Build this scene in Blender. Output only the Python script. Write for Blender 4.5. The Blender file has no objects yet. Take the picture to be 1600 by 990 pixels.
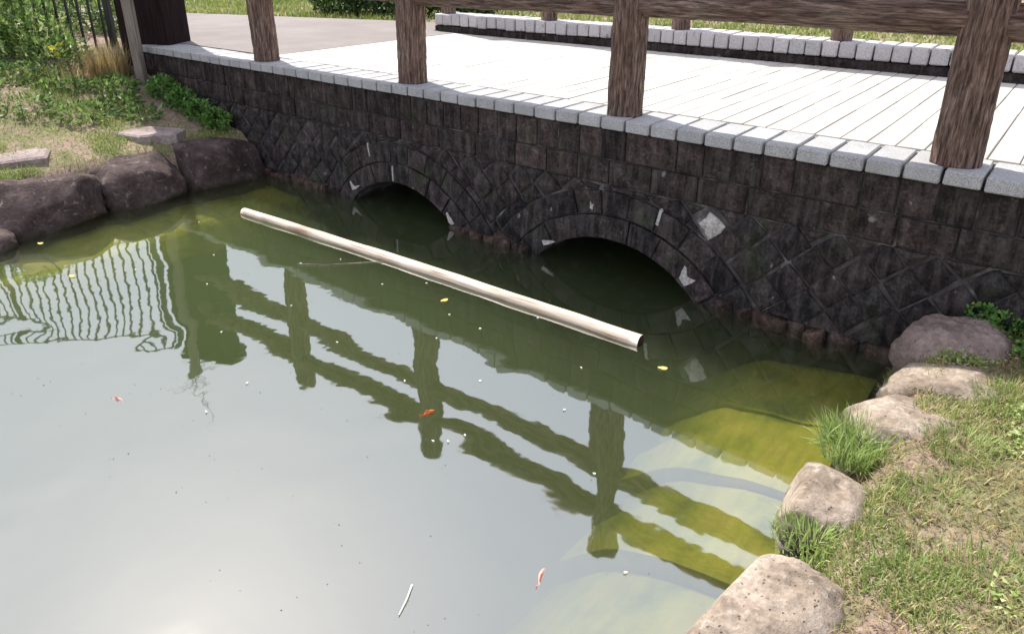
import bpy, bmesh, math, random
import numpy as np
from mathutils import Vector, Matrix, noise

random.seed(7)
RNG = np.random.default_rng(11)
scene = bpy.context.scene
C = scene.collection
R = math.radians

# ------------------------------------------------------------------ camera
cam_d = bpy.data.cameras.new('camera')
cam = bpy.data.objects.new('camera', cam_d); C.objects.link(cam)
right = Vector((0.78161524, 0.62376087, 0.0))
up = Vector((-0.23943971, 0.30003441, 0.92338940))
back = Vector((0.57597417, -0.72173522, 0.38386459))
m = Matrix((right, up, back)).transposed().to_4x4()
m.translation = Vector((0.0, -3.296, 1.70))
cam.matrix_world = m
cam_d.sensor_width = 36.0
cam_d.lens = 1137.8 / 1600 * 36.0
cam_d.shift_x = 5 / 1600
cam_d.shift_y = -102 / 1600
cam_d.clip_start = 0.05
cam_d.clip_end = 2000
scene.camera = cam

# ------------------------------------------------------------------ sky and sun
SUN_EL, SUN_AZ = R(51), R(70)            # azimuth measured from +Y towards -X
sun_vec = Vector((-math.sin(SUN_AZ) * math.cos(SUN_EL), math.cos(SUN_AZ) * math.cos(SUN_EL), math.sin(SUN_EL)))
world = bpy.data.worlds.new('World'); scene.world = world; world.use_nodes = True
wn = world.node_tree.nodes; wl = world.node_tree.links
sky = wn.new('ShaderNodeTexSky'); sky.sky_type = 'NISHITA'; sky.sun_disc = False
sky.sun_elevation = SUN_EL; sky.sun_rotation = -SUN_AZ
sky.air_density = 1.0; sky.dust_density = 1.6; sky.ozone_density = 1.0
veil = wn.new('ShaderNodeMix'); veil.data_type = 'RGBA'          # thin even cloud veil over the whole sky
veil.inputs[0].default_value = 0.6; veil.inputs[7].default_value = (9.7, 9.8, 11.2, 1)
wl.new(sky.outputs[0], veil.inputs[6]); wl.new(veil.outputs[2], wn['Background'].inputs[0])
wn['Background'].inputs[1].default_value = 0.10
sun_d = bpy.data.lights.new('sun', 'SUN'); sun_d.energy = 5.0; sun_d.angle = R(0.6); sun_d.color = (1.0, 0.95, 0.88)
sun = bpy.data.objects.new('sun', sun_d); C.objects.link(sun)
sun.rotation_euler = sun_vec.to_track_quat('Z', 'Y').to_euler()
scene.view_settings.view_transform = 'Standard'
scene.view_settings.look = 'None'
scene.view_settings.exposure = 0.76
scene.view_settings.gamma = 1.0
scene.view_settings.use_curve_mapping = False
scene.cycles.use_denoising = True
scene.cycles.max_bounces = 8
scene.cycles.volume_bounces = 2
scene.cycles.transparent_max_bounces = 12

# ------------------------------------------------------------------ helpers
def mesh_obj(name, verts, faces, mat, parent=None, smooth=False):
    me = bpy.data.meshes.new(name)
    me.from_pydata([tuple(v) for v in verts], [], [tuple(f) for f in faces])
    if smooth:
        me.polygons.foreach_set('use_smooth', [True] * len(me.polygons))
    if mat: me.materials.append(mat)
    me.update()
    return link(name, me, parent)

def link(name, me, parent=None):
    o = bpy.data.objects.new(name, me); C.objects.link(o)
    if parent: o.parent = parent
    return o

def bm_obj(name, bm, mat, parent=None, smooth=False):
    me = bpy.data.meshes.new(name); bm.to_mesh(me); bm.free()
    if smooth:
        me.polygons.foreach_set('use_smooth', [True] * len(me.polygons))
    me.materials.append(mat)
    return link(name, me, parent)

def tag(o, label, cat, group=None, kind=None):
    o['label'] = label
    if cat: o['category'] = cat
    if group: o['group'] = group
    if kind: o['kind'] = kind
    return o

def thing(name, label, cat, loc=(0, 0, 0), group=None):
    o = bpy.data.objects.new(name, None); C.objects.link(o); o.location = loc
    o.empty_display_size = 0.1
    return tag(o, label, cat, group)

def nz(p, s=1.0, seed=0.0):
    return noise.noise(Vector((p[0] * s + seed, p[1] * s + seed * 1.7, p[2] * s - seed)))

def fbm(p, s, seed=0.0, oct=4):
    a, t, f = 1.0, 0.0, s
    for i in range(oct):
        t += a * nz(p, f, seed + i * 5.3); a *= 0.5; f *= 2.03
    return t

def sstep(a, b, x):
    t = min(1, max(0, (x - a) / (b - a))); return t * t * (3 - 2 * t)

# ------------------------------------------------------------------ materials
class Mat:
    def __init__(self, name, rough=0.8, spec=0.3):
        self.m = bpy.data.materials.new(name); self.m.use_nodes = True
        self.n = self.m.node_tree.nodes; self.l = self.m.node_tree.links
        self.b = self.n['Principled BSDF']; self.out = self.n['Material Output']
        self.b.inputs['Roughness'].default_value = rough
        self.b.inputs['Specular IOR Level'].default_value = spec
        self.tc = self.n.new('ShaderNodeTexCoord')
    def coords(self, kind='Object', scale=(1, 1, 1), rot=(0, 0, 0), rnd=False):
        mp = self.n.new('ShaderNodeMapping'); mp.inputs['Scale'].default_value = scale
        mp.inputs['Rotation'].default_value = rot
        self.l.new(self.tc.outputs[kind], mp.inputs[0])
        if rnd:
            oi = self.n.new('ShaderNodeObjectInfo')
            mu = self.n.new('ShaderNodeMath'); mu.operation = 'MULTIPLY'; mu.inputs[1].default_value = 37.0
            self.l.new(oi.outputs['Random'], mu.inputs[0])
            cb = self.n.new('ShaderNodeCombineXYZ')
            for i in range(3): self.l.new(mu.outputs[0], cb.inputs[i])
            self.l.new(cb.outputs[0], mp.inputs['Location'])
        return mp.outputs[0]
    def world(self, scale=(1, 1, 1)):
        g = self.n.new('ShaderNodeNewGeometry')
        mp = self.n.new('ShaderNodeMapping'); mp.inputs['Scale'].default_value = scale
        self.l.new(g.outputs['Position'], mp.inputs[0]); return mp.outputs[0]
    def noise(self, vec, scale, detail=6, rough=0.6, dist=0.0):
        t = self.n.new('ShaderNodeTexNoise'); t.inputs['Scale'].default_value = scale
        t.inputs['Detail'].default_value = detail; t.inputs['Roughness'].default_value = rough
        t.inputs['Distortion'].default_value = dist
        self.l.new(vec, t.inputs['Vector']); return t.outputs[0]
    def voro(self, vec, scale, feature='F1'):
        t = self.n.new('ShaderNodeTexVoronoi'); t.inputs['Scale'].default_value = scale; t.feature = feature
        self.l.new(vec, t.inputs['Vector']); return t.outputs['Distance']
    def ramp(self, fac, stops, interp='LINEAR'):
        r = self.n.new('ShaderNodeValToRGB'); e = r.color_ramp.elements; r.color_ramp.interpolation = interp
        while len(e) < len(stops): e.new(0.5)
        for i, (p, c) in enumerate(stops):
            e[i].position = p
            e[i].color = (c, c, c, 1) if isinstance(c, (int, float)) else (*c, 1)
        self.l.new(fac, r.inputs[0]); return r.outputs[0]
    def mix(self, fac, a, b, mode='MIX'):
        x = self.n.new('ShaderNodeMix'); x.data_type = 'RGBA'; x.blend_type = mode
        for s, v in ((x.inputs[0], fac), (x.inputs[6], a), (x.inputs[7], b)):
            if isinstance(v, (int, float)): s.default_value = v if s.type == 'VALUE' else (v, v, v, 1)
            elif isinstance(v, tuple): s.default_value = (*v, 1)
            else: self.l.new(v, s)
        return x.outputs[2]
    def math(self, op, a, b=0.0):
        x = self.n.new('ShaderNodeMath'); x.operation = op
        for s, v in ((x.inputs[0], a), (x.inputs[1], b)):
            if isinstance(v, (int, float)): s.default_value = v
            else: self.l.new(v, s)
        return x.outputs[0]
    def random(self):
        return self.n.new('ShaderNodeObjectInfo').outputs['Random']
    def attr(self, name):
        a = self.n.new('ShaderNodeAttribute'); a.attribute_name = name; return a.outputs['Fac']
    def color(self, c):
        if isinstance(c, tuple): self.b.inputs['Base Color'].default_value = (*c, 1)
        else: self.l.new(c, self.b.inputs['Base Color'])
    def rough(self, r): self.l.new(r, self.b.inputs['Roughness'])
    def bump(self, h, strength=0.5, dist=0.01):
        b = self.n.new('ShaderNodeBump'); b.inputs['Strength'].default_value = strength
        b.inputs['Distance'].default_value = dist
        self.l.new(h, b.inputs['Height']); self.l.new(b.outputs[0], self.b.inputs['Normal'])

def stone_mat(name, dark, mid, light, lime=0.0, moss=0.0):
    M = Mat(name, 0.9, 0.1)
    v = M.world()
    n1 = M.noise(v, 14, 8, 0.65); n2 = M.noise(v, 75, 5, 0.7)
    base = M.ramp(n1, [(0.3, dark), (0.52, mid), (0.72, light)])
    tint = M.ramp(M.random(), [(0.0, (0.45, 0.46, 0.48)), (0.3, (0.95, 0.84, 0.80)), (0.6, (0.72, 0.78, 0.74)), (0.85, (1.15, 1.0, 0.95)), (1.0, (1.5, 1.38, 1.34))])
    base = M.mix(1.0, base, tint, 'MULTIPLY')
    base = M.mix(0.9, base, M.ramp(n2, [(0.3, 0.35), (0.52, 0.9), (0.66, 1.7), (0.8, 2.6)]), 'MULTIPLY')
    # streaks run down the face
    vs = M.world((26, 26, 4))
    st = M.ramp(M.noise(vs, 1.0, 5, 0.7), [(0.45, 0.0), (0.72, 1.0)])
    base = M.mix(M.math('MULTIPLY', st, 0.35), base, (0.16, 0.13, 0.125))
    if lime:
        sp = M.ramp(M.noise(M.world((1, 1, 0.7)), 17, 3, 0.5), [(0.70, 0.0), (0.76, 1.0)])
        base = M.mix(M.math('MULTIPLY', sp, lime), base, (0.36, 0.34, 0.33))
    if moss:
        ms = M.ramp(M.noise(v, 5, 4, 0.6), [(0.55, 0.0), (0.7, 1.0)])
        base = M.mix(M.math('MULTIPLY', ms, moss), base, (0.05, 0.065, 0.03))
    M.color(base)
    M.bump(M.mix(0.5, n1, n2), 0.8, 0.012)
    return M.m

m_wall = stone_mat('wall stone', (0.012, 0.0115, 0.0122), (0.033, 0.030, 0.0305), (0.082, 0.074, 0.074), 0.5, 0.35)
m_brick = stone_mat('coursed stone', (0.013, 0.011, 0.011), (0.038, 0.0305, 0.030), (0.09, 0.074, 0.072), 0.4, 0.25)
m_plinth = stone_mat('wet rubble', (0.02, 0.015, 0.012), (0.055, 0.038, 0.03), (0.13, 0.095, 0.075), 0.2, 0.5)

M = Mat('mortar', 0.95, 0.1); v = M.world()
M.color(M.ramp(M.noise(v, 9, 6), [(0.35, (0.035, 0.031, 0.031)), (0.55, (0.075, 0.068, 0.066)), (0.72, (0.22, 0.205, 0.20))]))
M.bump(M.noise(v, 120), 0.5, 0.006); m_mortar = M.m

M = Mat('pale lime mortar', 0.9, 0.2); v = M.world()
M.color(M.ramp(M.noise(v, 55, 6), [(0.3, (0.17, 0.155, 0.145)), (0.5, (0.36, 0.34, 0.32)), (0.7, (0.50, 0.48, 0.45))]))
M.bump(M.noise(v, 90), 0.5, 0.006); m_lime = M.m

M = Mat('granite coping', 0.75, 0.3); v = M.world()
g = M.ramp(M.noise(v, 190, 3, 0.8), [(0.35, (0.16, 0.16, 0.165)), (0.5, (0.36, 0.36, 0.365)), (0.66, (0.50, 0.50, 0.50))])
g = M.mix(0.8, g, M.ramp(M.noise(v, 7, 5), [(0.3, (0.78, 0.77, 0.74)), (0.7, (1.05, 1.04, 1.02))]), 'MULTIPLY')
g = M.mix(0.6, g, M.ramp(M.random(), [(0, 0.82), (1, 1.08)]), 'MULTIPLY')
M.color(g); M.bump(M.noise(v, 240, 4, 0.7), 0.45, 0.004); m_coping = M.m

M = Mat('kerb granite', 0.8, 0.25); v = M.world()
g = M.ramp(M.noise(v, 120, 3, 0.8), [(0.35, (0.30, 0.28, 0.28)), (0.6, (0.54, 0.52, 0.52))])
st = M.ramp(M.noise(M.world((18, 18, 9)), 1.0, 4, 0.7), [(0.58, 0.0), (0.72, 1.0)])
g = M.mix(M.math('MULTIPLY', st, 0.75), g, (0.075, 0.065, 0.06))
g = M.mix(0.6, g, M.ramp(M.random(), [(0, 0.8), (1, 1.1)]), 'MULTIPLY')
M.color(g); M.bump(M.noise(v, 150), 0.4, 0.005); m_kerb = M.m

M = Mat('paving', 0.7, 0.3); v = M.world()
g = M.ramp(M.noise(v, 160, 3, 0.8), [(0.3, (0.42, 0.405, 0.375)), (0.65, (0.58, 0.56, 0.525))])
g = M.mix(0.7, g, M.ramp(M.noise(v, 2.2, 5), [(0.3, (0.72, 0.70, 0.67)), (0.7, (1.06, 1.05, 1.02))]), 'MULTIPLY')
g = M.mix(0.8, g, M.ramp(M.random(), [(0, (0.80, 0.79, 0.77)), (1, (1.10, 1.09, 1.07))]), 'MULTIPLY')
M.color(g); M.bump(M.noise(v, 200), 0.3, 0.003); m_paving = M.m

M = Mat('paving joint sand', 0.95, 0.1); v = M.world()
M.color(M.ramp(M.noise(v, 30), [(0.3, (0.23, 0.222, 0.205)), (0.7, (0.38, 0.365, 0.34))])); m_joint = M.m

M = Mat('bark log', 0.72, 0.35)
v = M.coords('Object', (85, 85, 7)); v2 = M.coords('Object', (210, 210, 22))
n1 = M.noise(v, 1.0, 6, 0.65, 0.6); n2 = M.noise(v2, 1.0, 4, 0.6)
c = M.ramp(n1, [(0.32, (0.022, 0.013, 0.010)), (0.44, (0.115, 0.076, 0.058)), (0.56, (0.235, 0.172, 0.135)), (0.72, (0.44, 0.345, 0.28))])
c = M.mix(0.6, c, M.ramp(n2, [(0.3, 0.5), (0.6, 1.1), (0.8, 1.4)]), 'MULTIPLY')
c = M.mix(0.55, c, M.ramp(M.noise(M.coords('Object'), 3.5, 4), [(0.35, (0.9, 0.62, 0.55)), (0.65, (1.1, 1.08, 1.05))]), 'MULTIPLY')
M.color(c); M.bump(M.mix(0.35, n1, n2), 1.0, 0.03); m_log = M.m

M = Mat('dark stained timber', 0.9, 0.08); v = M.coords('Object', (40, 40, 3))
M.color(M.ramp(M.noise(v, 1.0, 6), [(0.3, (0.009, 0.0055, 0.0055)), (0.7, (0.026, 0.016, 0.016))]))
M.bump(M.noise(v, 1.0, 6), 0.5, 0.005); m_dark = M.m

M = Mat('weathered timber', 0.85, 0.2); v = M.coords('Object', (60, 60, 4))
M.color(M.ramp(M.noise(v, 1.0, 6), [(0.3, (0.11, 0.092, 0.075)), (0.7, (0.26, 0.225, 0.19))]))
M.bump(M.noise(v, 1.0, 6), 0.6, 0.006); m_timber = M.m

M = Mat('floating pole wood', 0.6, 0.35); v = M.coords('Object', (3, 70, 70))
c = M.ramp(M.noise(v, 1.0, 6, 0.6), [(0.30, (0.20, 0.12, 0.075)), (0.45, (0.58, 0.46, 0.35)), (0.7, (0.78, 0.69, 0.58))])
c = M.mix(M.ramp(M.noise(M.coords('Object', (2.5, 9, 9)), 1.0, 5), [(0.54, 0.0), (0.72, 0.85)]), c, (0.25, 0.14, 0.09))
M.color(c); M.bump(M.noise(v, 1.0, 6), 0.5, 0.006); m_pole = M.m

M = Mat('black iron', 0.4, 0.5); M.color((0.012, 0.012, 0.014)); m_iron = M.m

def rock_mat(name, dark, mid, light, topgrass=(0.20, 0.17, 0.12), pits=60):  # damp band at the waterline
    M = Mat(name, 0.9, 0.12); v = M.world()
    n1 = M.noise(v, 6, 8, 0.62); n2 = M.noise(v, 42, 6, 0.7); p = M.voro(v, pits)
    c = M.ramp(n1, [(0.28, dark), (0.5, mid), (0.74, light)])
    c = M.mix(0.8, c, M.ramp(n2, [(0.28, 0.5), (0.55, 1.0), (0.78, 1.5)]), 'MULTIPLY')
    pit = M.math('MULTIPLY', M.ramp(p, [(0.10, 1.0), (0.24, 0.0)]), M.ramp(M.noise(v, 33, 3, 0.6), [(0.5, 0.0), (0.56, 1.0)]))
    c = M.mix(M.math('MULTIPLY', pit, 0.7), c, dark)
    lic = M.ramp(M.noise(v, 21, 5, 0.65), [(0.60, 0.0), (0.68, 1.0)])
    c = M.mix(M.math('MULTIPLY', lic, 0.45), c, topgrass)
    sx = M.n.new('ShaderNodeSeparateXYZ'); M.l.new(v, sx.inputs[0])
    wet = M.ramp(M.math('ADD', sx.outputs[2], M.math('MULTIPLY', n1, 0.09)), [(0.055, 1.0), (0.10, 0.0)])
    c = M.mix(M.math('MULTIPLY', wet, 0.75), c, (0.03, 0.026, 0.018))
    M.color(c); M.rough(M.ramp(wet, [(0.0, 0.9), (1.0, 0.35)]))
    h = M.math('SUBTRACT', M.mix(0.5, n1, n2), M.math('MULTIPLY', pit, 0.3))
    M.bump(h, 0.9, 0.02); return M.m
m_rock = rock_mat('pinkish pitted rock', (0.13, 0.10, 0.075), (0.29, 0.235, 0.185), (0.43, 0.365, 0.30), (0.42, 0.38, 0.33))
m_rock_brown = rock_mat('brown corner rock', (0.10, 0.072, 0.062), (0.20, 0.15, 0.132), (0.33, 0.26, 0.225), (0.36, 0.31, 0.26))
m_rock_dark = rock_mat('dark bank rock', (0.03, 0.021, 0.02), (0.07, 0.05, 0.047), (0.15, 0.115, 0.105), (0.30, 0.26, 0.22), 45)
m_flag = rock_mat('flagstone', (0.17, 0.13, 0.12), (0.29, 0.235, 0.22), (0.38, 0.32, 0.30), (0.2, 0.18, 0.14), 90)

M = Mat('earth', 0.95, 0.1); v = M.world()
n1 = M.noise(v, 3.2, 8, 0.65); n2 = M.noise(v, 38, 6, 0.7)
c = M.ramp(n2, [(0.28, (0.12, 0.082, 0.062)), (0.5, (0.29, 0.21, 0.165)), (0.72, (0.44, 0.345, 0.28))])
c = M.mix(M.ramp(n1, [(0.42, 0.0), (0.58, 0.8)]), c, M.ramp(n2, [(0.3, (0.07, 0.085, 0.03)), (0.7, (0.20, 0.21, 0.085))]))
sx = M.n.new('ShaderNodeSeparateXYZ'); M.l.new(v, sx.inputs[0])
c = M.mix(M.ramp(M.math('ADD', sx.outputs[2], M.math('MULTIPLY', n1, 0.1)), [(0.09, 1.0), (0.17, 0.0)]), c, (0.035, 0.03, 0.018))   # damp mud by the water
M.color(c); M.bump(M.mix(0.4, n2, M.noise(v, 150)), 1.0, 0.02); m_earth = M.m

M = Mat('asphalt path', 0.9, 0.2); v = M.world()
c = M.ramp(M.noise(v, 170, 4, 0.8), [(0.3, (0.13, 0.115, 0.11)), (0.6, (0.25, 0.225, 0.215)), (0.75, (0.36, 0.33, 0.31))])
c = M.mix(0.8, c, M.ramp(M.noise(v, 1.6, 5), [(0.3, (0.75, 0.73, 0.72)), (0.7, (1.1, 1.08, 1.05))]), 'MULTIPLY')
M.color(c); M.bump(M.noise(v, 170, 4), 0.5, 0.006); m_asphalt = M.m

M = Mat('submerged algae stone', 0.9, 0.2); v = M.world()
n1 = M.noise(v, 5, 7, 0.65); n2 = M.noise(M.world((30, 5, 5)), 1.0, 5, 0.6)
c = M.ramp(n1, [(0.3, (0.14, 0.16, 0.02)), (0.48, (0.35, 0.32, 0.035)), (0.72, (0.50, 0.37, 0.09))])
c = M.mix(0.6, c, M.ramp(n2, [(0.3, 0.6), (0.65, 1.15)]), 'MULTIPLY')
M.color(c); M.bump(n1, 0.6, 0.03); m_algae = M.m

M = Mat('pond mud', 0.95, 0.1); v = M.world()
M.color(M.ramp(M.noise(v, 2.5, 6), [(0.3, (0.08, 0.10, 0.03)), (0.7, (0.18, 0.18, 0.07))])); m_mud = M.m

def leaf_mat(name, stops, trans=0.35, rough=0.5):
    M = Mat(name, rough, 0.35)
    c = M.ramp(M.attr('tint'), stops)
    M.color(c)
    tr = M.n.new('ShaderNodeBsdfTranslucent'); M.l.new(c, tr.inputs[0])
    mx = M.n.new('ShaderNodeMixShader'); mx.inputs[0].default_value = trans
    M.l.new(M.b.outputs[0], mx.inputs[1]); M.l.new(tr.outputs[0], mx.inputs[2]); M.l.new(mx.outputs[0], M.out.inputs[0])
    return M.m
m_grass = leaf_mat('grass blades', [(0.0, (0.13, 0.19, 0.04)), (0.4, (0.25, 0.32, 0.08)), (0.65, (0.40, 0.42, 0.15)), (0.82, (0.50, 0.43, 0.24)), (1.0, (0.58, 0.47, 0.32))])
m_lawn = leaf_mat('lawn blades', [(0.0, (0.10, 0.15, 0.03)), (0.6, (0.22, 0.27, 0.06)), (1.0, (0.36, 0.36, 0.14))])
m_lush = leaf_mat('lush blades', [(0.0, (0.14, 0.23, 0.05)), (0.6, (0.30, 0.40, 0.11)), (1.0, (0.50, 0.54, 0.27))])
m_ivy = leaf_mat('ivy leaves', [(0.0, (0.03, 0.085, 0.016)), (0.55, (0.085, 0.20, 0.035)), (1.0, (0.18, 0.30, 0.06))], 0.25)
m_weed = leaf_mat('weed leaves', [(0.0, (0.03, 0.065, 0.018)), (0.4, (0.10, 0.19, 0.045)), (0.75, (0.26, 0.36, 0.09)), (1.0, (0.44, 0.48, 0.24))], 0.35)
m_straw = leaf_mat('dry straw', [(0.0, (0.16, 0.11, 0.06)), (0.6, (0.34, 0.25, 0.12)), (1.0, (0.42, 0.36, 0.13))], 0.3)
m_hedge = leaf_mat('shrub leaves', [(0.0, (0.02, 0.045, 0.012)), (0.6, (0.05, 0.10, 0.025)), (1.0, (0.11, 0.18, 0.05))], 0.25)

def flat_mat(name, c, rough=0.7, trans=0.0):
    M = Mat(name, rough, 0.3)
    v = M.coords('Object'); M.color(M.ramp(M.noise(v, 30, 4), [(0.3, tuple(x * 0.75 for x in c)), (0.7, c)]))
    return M.m
m_petal = flat_mat('pale petal', (0.75, 0.73, 0.66)); m_yleaf = flat_mat('yellow leaf', (0.70, 0.50, 0.16))
m_fish = flat_mat('orange scales', (0.75, 0.17, 0.035), 0.4); m_fish2 = flat_mat('pink scales', (0.75, 0.34, 0.26), 0.4)
m_flower = flat_mat('yellow flower', (0.75, 0.66, 0.04)); m_twig = flat_mat('grey twig', (0.10, 0.085, 0.07))
m_stem = flat_mat('green stem', (0.10, 0.13, 0.05)); m_whitetwig = flat_mat('bleached twig', (0.75, 0.73, 0.68))

# ------------------------------------------------------------------ ground
XL, XR = -5.12, -0.42                    # pond sides
def bankL(x):
    return float(np.interp(-x, [5.12, 5.30, 5.48, 6.2, 6.9, 8, 10, 14], [-0.22, 0.06, 0.29, 0.42, 0.62, 0.80, 0.86, 0.86]))
def bankR(x, y):
    return -0.06 + 0.23 * sstep(-0.43, -0.2, x) + 0.07 * sstep(-0.2, 0.3, x) + 0.06 * sstep(-1.2, -0.1, y)
def ground_h(x, y):
    d = 0.02 * fbm((x, y, 0), 1.3, 3.0, 3) + 0.008 * fbm((x, y, 1), 9.0, 8.0, 2)
    if XL + 0.02 < x < XR - 0.02 and -9 < y < 2.56:
        return -0.95 + d
    if -6.95 < x < 3.0 and 0.03 < y < 2.7:
        return 0.74
    if y > 2.6 and x > -6.9:
        return 0.875 + d * 0.6
    if x <= XL + 0.02:
        lo = bankL(x) + d
        if x > -6.95 and y < 0.03: return lo
        if y <= 0.03: return lo + (0.86 - lo) * sstep(-0.5, 0.4, y) * sstep(-6.9, -7.3, x)
        return 0.86 + 0.2 * d
    if y < -9: return 0.25 + d
    if y <= 0.03: return bankR(x, y) + d
    return 0.86
def axis(parts):
    out = []
    for a, b, s in parts:
        n = max(1, int(round((b - a) / s))); out += [a + (b - a) * i / n for i in range(n)]
    out.append(parts[-1][1]); return out
xs = axis([(-600, -60, 90), (-60, -16, 6), (-16, -9, 0.6), (-9, -5.14, 0.05), (-5.14, -5.08, 0.03), (-5.08, -0.46, 0.3), (-0.46, -0.40, 0.03), (-0.40, 1.6, 0.05), (1.6, 8, 0.5), (8, 60, 8), (60, 600, 90)])
ys = axis([(-600, -60, 90), (-60, -9.1, 6), (-9.1, -3.6, 0.3), (-3.6, -0.02, 0.05), (-0.02, 0.02, 0.04), (0.02, 0.1, 0.04), (0.1, 2.5, 0.3), (2.5, 2.8, 0.05), (2.8, 8, 0.25), (8, 60, 6), (60, 600, 90)])
V = [(x, y, ground_h(x, y)) for y in ys for x in xs]
nx = len(xs)
F = [(j * nx + i, j * nx + i + 1, (j + 1) * nx + i + 1, (j + 1) * nx + i) for j in range(len(ys) - 1) for i in range(nx - 1)]
g = mesh_obj('ground', V, F, m_earth, smooth=True); tag(g, 'brown earth banks with sparse grass round the pond', None, kind='structure'); 
# asphalt path left of the paving
pp_ = [(-5.36, 0.30), (-5.36, 2.52), (-5.72, 2.56), (-5.75, 3.3), (-6.8, 3.12), (-8.6, 2.55), (-10.5, 1.95), (-16, -0.2), (-16, -2.2), (-11.4, 0.9), (-9.2, 1.0), (-8.2, 0.9), (-7.4, 0.45), (-7.0, 0.275)]
vp = [(x, y, 0.888) for x, y in pp_] + [(x, y, 0.84) for x, y in pp_]
n_ = len(pp_)
f = [tuple(range(n_))[::-1]] + [(i, (i + 1) % n_, n_ + (i + 1) % n_, n_ + i) for i in range(n_)]
o = mesh_obj('path', vp, f, m_asphalt); tag(o, 'grey asphalt path meeting the end of the bridge paving', None, kind='structure')

# pond bed lies in the ground sheet; water body with murk
def water_mat():
    mt = bpy.data.materials.new('pond water'); mt.use_nodes = True
    n = mt.node_tree.nodes; l = mt.node_tree.links; n.clear()
    out = n.new('ShaderNodeOutputMaterial')
    geo = n.new('ShaderNodeNewGeometry')
    def ns(scale, det, vec_scale=(1, 1, 1), dist=0.0):
        mp = n.new('ShaderNodeMapping'); mp.inputs['Scale'].default_value = vec_scale
        l.new(geo.outputs['Position'], mp.inputs[0])
        t = n.new('ShaderNodeTexNoise'); t.inputs['Scale'].default_value = scale; t.inputs['Detail'].default_value = det
        t.inputs['Distortion'].default_value = dist
        l.new(mp.outputs[0], t.inputs['Vector']); return t.outputs[0]
    a = ns(1.45, 1.2, (1, 1, 1), 0.7); b = ns(7.0, 2.0)
    b1 = n.new('ShaderNodeBump'); b1.inputs['Strength'].default_value = 1.0; b1.inputs['Distance'].default_value = 0.0088
    l.new(a, b1.inputs['Height'])
    b2 = n.new('ShaderNodeBump'); b2.inputs['Strength'].default_value = 1.0; b2.inputs['Distance'].default_value = 0.0007
    l.new(b, b2.inputs['Height']); l.new(b1.outputs[0], b2.inputs['Normal'])
    fr = n.new('ShaderNodeFresnel'); fr.inputs['IOR'].default_value = 4.3; l.new(b2.outputs[0], fr.inputs['Normal'])
    gl = n.new('ShaderNodeBsdfGlossy'); gl.inputs['Roughness'].default_value = 0.028; l.new(b2.outputs[0], gl.inputs['Normal'])
    tr = n.new('ShaderNodeBsdfTransparent'); tr.inputs[0].default_value = (0.95, 0.98, 0.9, 1)
    mx = n.new('ShaderNodeMixShader')
    inv = n.new('ShaderNodeMath'); inv.operation = 'SUBTRACT'; inv.inputs[0].default_value = 1.0; l.new(geo.outputs['Backfacing'], inv.inputs[1])
    fm = n.new('ShaderNodeMath'); fm.operation = 'MULTIPLY'; l.new(fr.outputs[0], fm.inputs[0]); l.new(inv.outputs[0], fm.inputs[1])   # no mirror seen from below
    l.new(fm.outputs[0], mx.inputs[0]); l.new(tr.outputs[0], mx.inputs[1]); l.new(gl.outputs[0], mx.inputs[2])
    l.new(mx.outputs[0], out.inputs['Surface'])
    vs = n.new('ShaderNodeVolumeScatter'); vs.inputs['Color'].default_value = (0.84, 1.0, 0.62, 1); vs.inputs['Density'].default_value = 0.58; vs.inputs['Anisotropy'].default_value = 0.2
    va = n.new('ShaderNodeVolumeAbsorption'); va.inputs['Color'].default_value = (0.42, 0.48, 0.22, 1); va.inputs['Density'].default_value = 2.8
    ad = n.new('ShaderNodeAddShader'); l.new(vs.outputs[0], ad.inputs[0]); l.new(va.outputs[0], ad.inputs[1])
    l.new(ad.outputs[0], out.inputs['Volume'])
    return mt
m_water = water_mat()
wx0, wx1, wy0, wy1, wz0 = -5.35, -0.12, -8.9, 2.5, -1.3
wv = [(wx0, wy0, 0), (wx1, wy0, 0), (wx1, wy1, 0), (wx0, wy1, 0), (wx0, wy0, wz0), (wx1, wy0, wz0), (wx1, wy1, wz0), (wx0, wy1, wz0)]
wf = [(0, 1, 2, 3), (7, 6, 5, 4), (0, 4, 5, 1), (1, 5, 6, 2), (2, 6, 7, 3), (3, 7, 4, 0)]
o = mesh_obj('pond_water', wv, wf, m_water); tag(o, 'murky green pond water reflecting a pale sky', None, kind='structure')

# ------------------------------------------------------------------ the bridge
bridge = thing('stone_bridge', 'dark stone faced bridge with two low arches and pale paved deck', 'bridge', (0, 0, 0))
AR, AZ = 0.70, -0.49                      # arch radius and centre height
ARCH = [-3.585, -1.89]
R1, R2 = 0.835, 0.975
ZB = -0.9
BX0, BX1 = -6.95, 2.4
def arch_z(x):
    for c in ARCH:
        if abs(x - c) < AR - 1e-6:
            return max(ZB, AZ + math.sqrt(AR * AR - (x - c) ** 2))
    return ZB
# wall core: mortar face with two barrel vaults behind it
cx = axis([(BX0, ARCH[0] - AR, 0.3), (ARCH[0] - AR, ARCH[0] + AR, 0.035), (ARCH[0] + AR, ARCH[1] - AR, 0.1), (ARCH[1] - AR, ARCH[1] + AR, 0.035), (ARCH[1] + AR, BX1, 0.3)])
vv, ff = [], []
yf, yb, zt = 0.012, 2.50, 0.822
for x in cx:
    z = arch_z(x)
    vv += [(x, yf, z), (x, yf, zt), (x, yb, z), (x, 0.27, zt)]
for i in range(len(cx) - 1):
    a, b = 4 * i, 4 * i + 4
    ff += [(a, b, b + 1, a + 1), (a + 1, b + 1, b + 3, a + 3), (a + 2, b + 2, b, a)]
ff += [(0, 1, 3, 2)]
nb = len(vv); vv += [(BX0, yb, ZB), (BX1, yb, ZB), (BX1, yb, zt), (BX0, yb, zt)]; ff += [(nb, nb + 1, nb + 2, nb + 3)]
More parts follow.
